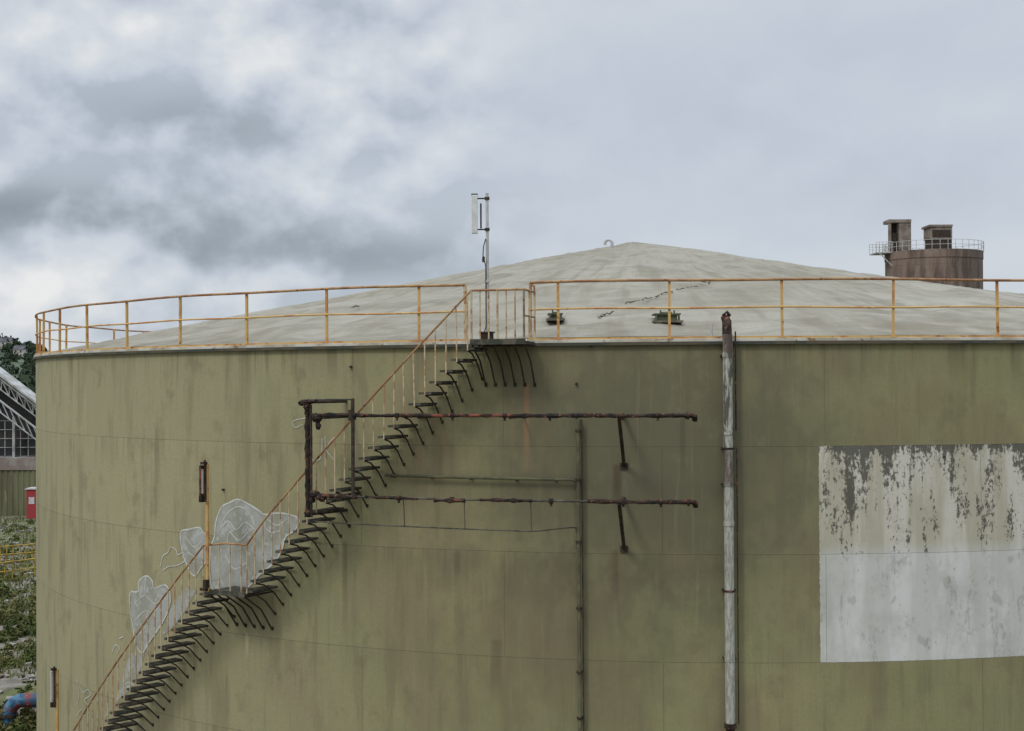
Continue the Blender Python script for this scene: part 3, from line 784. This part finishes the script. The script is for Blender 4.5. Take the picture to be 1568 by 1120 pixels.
for k,yy in enumerate((YS-.3,YS+1.6)):
    for s in (1,-1):
        n=16
        offs=(0.5,1.5,2.6,3.7) if k==0 else (.9,2.0,3.2)
        for oz in offs:
            b.tube((XR,yy,ZRd-oz),(XR+HW*s,yy,max(ZE-oz,.1)),.11 if oz in(.5,2.6) else .07,6)
        for i in range(n):
            x0=XR+HW*s*i/n;x1=XR+HW*s*(i+1)/n; za_=ZRd-(ZRd-ZE)*i/n; zb_=ZRd-(ZRd-ZE)*(i+1)/n
            if zb_-3.7<0: continue
            b.tube((x0,yy,za_-.5),(x1,yy,zb_-1.5),.05,5); b.tube((x1,yy,zb_-.5),(x1,yy,zb_-1.5),.045,5)
            if k==0 : b.tube((x0,yy,za_-2.6),(x1,yy,zb_-3.7),.05,5)
b.build('trusses',M_wf,sd)
b=MB(); yb=YS+1.9; ze_=max(ZE-.3,1)
b.quad((XW,yb,0),(XE,yb,0),(XE,yb,ze_),(XR,yb,ZRd-.3),(XW,yb,ze_))
b.quad((XW,yb+.25,0),(XE,yb+.25,0),(XE,yb+.25,ze_),(XR,yb+.25,ZRd-.3),(XW,yb+.25,ze_))
b.build('walls',M_blk,sd)  # gable sheets coloured near black to paint the shaded interior behind the trusses
b=MB(); zt_=at(20,645,YS).z; zb_=at(20,700,YS).z
x=XW+.5
while x<XE:
    zz=min(zt_,ZRd-abs(x-XR)*slp-4)
    if zz>zb_: b.box((x,YS+1.3,(zz+zb_)/2),(.035,0,0),(0,.04,0),(0,0,(zz-zb_)/2))
    x+=.75
for i in range(5):
    z_=zb_+(zt_-zb_)*i/4; hw=min(HW-.2,max(.5,(ZRd-4-z_)/slp)); b.box((XR,YS+1.22,z_),(hw,0,0),(0,.03,0),(0,0,.03))
x=XW
while x<=XE+.1:
    zz=max(ZRd-abs(x-XR)*slp-3.5,ZE-.4,.5); b.box((x,YS+.9,zz/2),(.12,0,0),(0,.12,0),(0,0,zz/2)); x+=3
b.build('window_grid',M_wf,sd)

# ------------------------------------------------------------ HILLS
def hill_h(x,y):
    az=math.atan2(x,y); d=math.hypot(x,y)
    base=max(0,min(1,(d-500)/900)); base=base*base*(3-2*base)
    lf=.5+.5*math.tanh((-az-.33)/.035); l2=.5+.5*math.tanh((-az-.12)/.1)
    h=base*(24+14*l2+17*lf)*(1+.10*noise.noise(Vector((az*9,d*.0012,0)))+.06*noise.noise(Vector((az*30,d*.003,3))))
    return h-.5
def hill_mat():
    m,g,bs=newmat('hill_fields'); tc=g.n('ShaderNodeTexCoord').outputs['Object']
    vo=g.n('ShaderNodeTexVoronoi',{'Vector':tc,'Scale':.008}); n=g.noise(tc,.02,5,.65); n2=g.noise(tc,.15,4,.7)
    sep=g.n('ShaderNodeSeparateColor',{0:vo.outputs['Color']})
    col=g.mix(sep.outputs[0],(.07,.10,.04),(.13,.15,.07)); col=g.mix(g.ss(n,.40,.48),col,g.mix(n2,(.02,.035,.018),(.045,.06,.03)))
    col=g.mix(.06,col,(.25,.29,.33))
    g.set(bs.inputs['Base Color'],col); bs.inputs['Roughness'].default_value=1; return m
me=bpy.data.meshes.new('hills'); bm=bmesh.new(); na,nd=260,50; rows=[]
for i in range(na+1):
    az=-1.5+3.0*i/na; row=[]
    for j in range(nd+1):
        d=480+1500*(j/nd)**1.2; x=d*math.sin(az);y=d*math.cos(az); row.append(bm.verts.new((x,y,hill_h(x,y))))
    rows.append(row)
for i in range(na):
    for j in range(nd):
        f=bm.faces.new((rows[i][j],rows[i+1][j],rows[i+1][j+1],rows[i][j+1])); f.smooth=True
bm.to_mesh(me); bm.free(); me.materials.append(hill_mat()); o=bpy.data.objects.new('hills',me); sc.collection.objects.link(o)
dt=MB()
def dtree(x,y,s):
    z=hill_h(x,y) if math.hypot(x,y)>480 else 0
    c=Vector((x,y,z-s*.1)); k=random.uniform(.8,1.2)
    leafball(dt,c,s*.65,s*k,80,s*.20)
for _ in range(520):
    az=random.uniform(-.42,-.325); d=random.choice((random.uniform(560,1200),random.uniform(1000,1500),random.uniform(1300,1500)))
    if noise.noise(Vector((az*35,d*.006,8)))<-.12: continue
    dtree(d*math.sin(az),d*math.cos(az),random.uniform(4,8))
for _ in range(160):
    az=random.uniform(-.33,-.24); d=random.uniform(1250,1600)
    if noise.noise(Vector((az*60,0,8)))<.05: continue
    dtree(d*math.sin(az),d*math.cos(az),random.uniform(4,6))
for _ in range(300):
    az=random.choice((random.uniform(-1.1,-.42),random.uniform(-.24,1.0))); d=random.uniform(500,1300); dtree(d*math.sin(az),d*math.cos(az),random.uniform(6,9))
for _ in range(160):
    az=random.uniform(-.50,-.325); d=random.uniform(230,420); dtree(d*math.sin(az),d*math.cos(az),random.uniform(7,12))
dt.build('distant_trees',M_tree)
M_render=two('house_render',(.42,.40,.36),(.33,.30,.26),.1); M_slate=two('slate',(.06,.062,.07),(.09,.09,.095),.3)
def house(px,d,w):
    dr=ray(px,560); az=math.atan2(dr.x,dr.y); x=d*math.sin(az);y=d*math.cos(az); z=hill_h(x,y)-.5
    e=empty('village_house'); b=MB(); b.box((x,y,z+2.8),(w/2,0,0),(0,4,0),(0,0,2.8)); b.build('walls',M_render,e)
    r=MB(); r.quad((x-w/2-.4,y-4.4,z+5.5),(x+w/2+.4,y-4.4,z+5.5),(x+w/2+.4,y,z+8.6),(x-w/2-.4,y,z+8.6)); r.quad((x-w/2-.4,y+4.4,z+5.5),(x+w/2+.4,y+4.4,z+5.5),(x+w/2+.4,y,z+8.6),(x-w/2-.4,y,z+8.6))
    for s in(-1,1): r.quad((x+s*w/2,y-4,z+5.6),(x+s*w/2,y+4,z+5.6),(x+s*w/2,y,z+8.5))
    r.box((x+w*.3,y,z+9),(.5,0,0),(0,.5,0),(0,0,1.1)); r.build('roof',M_slate,e)
    k=MB()
    for i in(-1,1):
        for zz in(1.6,4.2): k.box((x+i*w*.25,y-4.02,z+zz),(.6,0,0),(0,.03,0),(0,0,.65))
    k.build('windows',M_blk,e)
for a in ((4,1150,7),(13,1180,6.5),(31,1040,7),(-15,1050,9),(-70,1120,9)): house(*a)

# ------------------------------------------------------------ CONCRETE SILO TOWER
tw=empty('concrete_silo_tower'); YT=150
a=at(1358,400,YT+5); b2=at(1502,400,YT+5); cx=(a.x+b2.x)/2; rt=(b2.x-a.x)/2; ztp=at(1430,381,YT).z
def silo_mat():
    m,g,bs=newmat('silo_stained_concrete'); tc=g.n('ShaderNodeTexCoord').outputs['Object']
    mp=g.n('ShaderNodeMapping',{'Vector':tc,'Scale':(1,1,.12)}).outputs[0]; n=g.noise(mp,1.1,5,.65); n2=g.noise(tc,.5,5,.6)
    sp=g.n('ShaderNodeSeparateXYZ',{0:tc}); 
    col=g.mix(g.ss(n,.4,.62),(.20,.145,.115),(.085,.060,.048)); col=g.mix(g.ss(n2,.5,.68,0,.6),col,(.27,.215,.175))
    z=sp.outputs[2]; ring=g.ss(g.m('ABSOLUTE',g.m('SUBTRACT',g.m('FRACT',g.m('DIVIDE',z,1.5)),.5)),.47,.5,0,.4)
    col=g.mix(ring,col,(.06,.045,.04))
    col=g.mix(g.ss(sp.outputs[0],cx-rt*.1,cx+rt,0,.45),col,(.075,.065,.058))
    g.set(bs.inputs['Base Color'],col); bump(g,bs,n2,.3,.1); return m
M_silo=silo_mat()
def ringb(mb,cx,cy,prof,N=64):
    i0=len(mb.v);L=len(prof)
    for i in range(N):
        t=2*math.pi*i/N
        for r,z in prof: mb.v.append(Vector((cx+r*math.sin(t),cy-r*math.cos(t),z)))
    for i in range(N):
        j=(i+1)%N
        for k in range(L-1): mb.f.append((i0+i*L+k,i0+j*L+k,i0+j*L+k+1,i0+i*L+k+1))
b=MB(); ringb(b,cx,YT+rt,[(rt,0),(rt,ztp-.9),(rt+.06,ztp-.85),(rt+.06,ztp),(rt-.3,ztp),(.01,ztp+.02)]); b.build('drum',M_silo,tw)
M_con=two('tower_concrete',(.24,.20,.165),(.15,.12,.10),.8,c3=(.09,.06,.05))
def bx2(px0,py0,px1,py1,Y,dep,mb):
    a=at(px0,py1,Y); c=at(px1,py0,Y); mb.box(((a.x+c.x)/2,Y+dep,(a.z+c.z)/2),((c.x-a.x)/2,0,0),(0,dep,0),(0,0,(c.z-a.z)/2))
YH=YT+rt-1.2
b=MB(); bx2(1377,337,1395,384,YH,1.0,b); bx2(1361,336,1395.5,341,YH-.1,1.2,b); bx2(1361.5,341,1364.5,384,YH,.2,b); bx2(1425,346,1458,366,YH-1,1.3,b); bx2(1423,344,1459,347.5,YH-1.1,1.5,b)
b.build('headhouses',M_con,tw)
b=MB(); bx2(1365,341,1377,357,YH+1,.5,b); bx2(1366,357,1377,384,YH+.4,.6,b); bx2(1428,352,1456,363,YH-1.06,.03,b)
bx2(1425.5,366.5,1457.5,384,YH-.9,1.1,b)
b.build('openings_and_plant',M_dark,tw)
b=MB(); n=40; zr=ztp
for i in range(n):
    t=2*math.pi*i/n; b.tube((cx+(rt+.1)*math.sin(t),YT+rt-(rt+.1)*math.cos(t),zr-.1),(cx+(rt+.1)*math.sin(t),YT+rt-(rt+.1)*math.cos(t),zr+1.0),.03,5)
for h in(.5,1.0): b.path([(cx+(rt+.1)*math.sin(2*math.pi*i/n),YT+rt-(rt+.1)*math.cos(2*math.pi*i/n),zr+h) for i in range(n)],.025,5,closed=True)
xl=at(1337,380,YT+5).x; xr=at(1362,380,YT+5).x
b.box(((xl+xr)/2,YT+rt,zr-.05),((xr-xl)/2,0,0),(0,1.5,0),(0,0,.06))
for i in range(6):
    x=xl+(xr-xl)*i/5
    for yy in(YT+rt-1.5,YT+rt+1.5): b.tube((x,yy,zr),(x,yy,zr+1.1),.03,5)
for yy in(YT+rt-1.5,YT+rt+1.5):
    for h in(.5,.8,1.1): b.tube((xl,yy,zr+h),(xr,yy,zr+h),.025,5)
b.tube((xl+.3,YT+rt-1.5,zr-.1),(xr,YT+rt-1.5,zr-1.6),.06,5)
b.build('railings',M_galv,tw)

# ------------------------------------------------------------ SKY + SUN
w=bpy.data.worlds.new('World'); sc.world=w; w.use_nodes=True; w.node_tree.nodes.clear(); g=NT(w.node_tree)
try:
    w.cycles.sampling_method='MANUAL'; w.cycles.sample_map_resolution=256
except Exception: pass
sundir=Vector((-.50,-.62,.95)).normalized(); el=math.asin(sundir.z); az=math.atan2(sundir.x,sundir.y)
sky=g.n('ShaderNodeTexSky',sky_type='NISHITA',sun_disc=False,sun_elevation=el,sun_rotation=az)
tc=g.n('ShaderNodeTexCoord').outputs['Generated']
nv=g.n('ShaderNodeVectorMath',{0:tc},operation='NORMALIZE').outputs[0]
s3=g.n('ShaderNodeSeparateXYZ',{0:nv}); X,Y,Z=s3.outputs
A_=g.m('ARCTAN2',X,Y); E_=g.m('ARCSINE',Z)
def shifted(dx,dz,sc_=(1,1,1.3),loc=(0,0,0)):
    return g.n('ShaderNodeMapping',{'Vector':nv,'Scale':sc_,'Location':(loc[0]+dx,loc[1],loc[2]+dz)}).outputs[0]
LOC=(1.7,.4,2.3)
nA=g.noise(shifted(0,0,loc=LOC),7.5,7,.50); nB=g.noise(shifted(-.008,.022,loc=LOC),7.5,5,.48)
soft=g.noise(shifted(0,0,(1,1,2.2),(7,4,1)),5,2,.5)
edge=g.m('SUBTRACT',nA,nB)
edge=g.m('MAXIMUM',g.m('MINIMUM',edge,.11),-.06)
left=g.ss(A_,.08,-.12)
def gauss(ca,ce,wa,we):
    a=g.m('DIVIDE',g.m('SUBTRACT',A_,ca),wa); e=g.m('DIVIDE',g.m('SUBTRACT',E_,ce),we)
    r=g.m('ADD',g.m('MULTIPLY',a,a),g.m('MULTIPLY',e,e)); return g.m('EXPONENT',g.m('MULTIPLY',r,-1))
def G(px,py,wx,wy): return gauss((px-784)/F,(583-py)/F,wx/F,wy/F)
val=g.m('ADD',.67,g.m('MULTIPLY',g.m('SUBTRACT',soft,.5),.18))
val=g.m('ADD',val,g.m('MULTIPLY',edge,g.lin(left,0,1,.3,2.2)))
body=g.ss(nA,.40,.60,1.25,.65)
for (p,a,mod) in ((G(110,350,340,46),-.34,1),(G(470,395,270,30),-.20,1),(G(60,235,160,45),.08,0),(G(130,85,150,40),.11,0),(G(430,95,170,45),.10,0),(G(290,200,230,50),-.13,1),(G(630,215,120,50),-.06,1),
              (G(60,440,260,26),.18,0),(G(560,300,90,70),.09,0),(G(1250,330,420,60),-.03,0),(G(1500,410,420,45),.07,0),(G(1180,40,500,60),.03,0),(G(60,20,300,35),-.05,0)):
    if mod: p=g.m('MULTIPLY',p,body)
    val=g.m('ADD',val,g.m('MULTIPLY',p,a))
cr=g.n('ShaderNodeValToRGB',{0:val}); r_=cr.color_ramp
r_.elements[0].position=.05; r_.elements[0].color=(.22,.255,.295,1)
r_.elements[1].position=1.0; r_.elements[1].color=(.84,.845,.85,1)
for p_,c_ in ((.38,(.345,.39,.445,1)),(.54,(.465,.52,.59,1)),(.66,(.565,.615,.69,1)),(.80,(.66,.70,.745,1))):
    e_=r_.elements.new(p_); e_.color=c_
ov=g.ss(E_,.30,1.2,1.0,3.4)
col=g.n('ShaderNodeVectorMath',{0:cr.outputs[0],1:g.comb(ov,ov,ov)},operation='MULTIPLY').outputs[0]
b1=g.n('ShaderNodeBackground',{'Color':sky.outputs[0],'Strength':.10}); b2_=g.n('ShaderNodeBackground',{'Color':col,'Strength':1.0})
mx=g.n('ShaderNodeMixShader',{0:.94,1:b1.outputs[0],2:b2_.outputs[0]}); out=g.n('ShaderNodeOutputWorld',{0:mx.outputs[0]})
sl_=bpy.data.lights.new('sun','SUN'); so=bpy.data.objects.new('sun',sl_); sc.collection.objects.link(so)
sl_.energy=1.3; sl_.angle=rad(12); sl_.color=(1,.96,.9); so.rotation_euler=(-sundir).to_track_quat('-Z','Y').to_euler()
print('ZR',ZR,'HC',HC,'ZA',ZA)
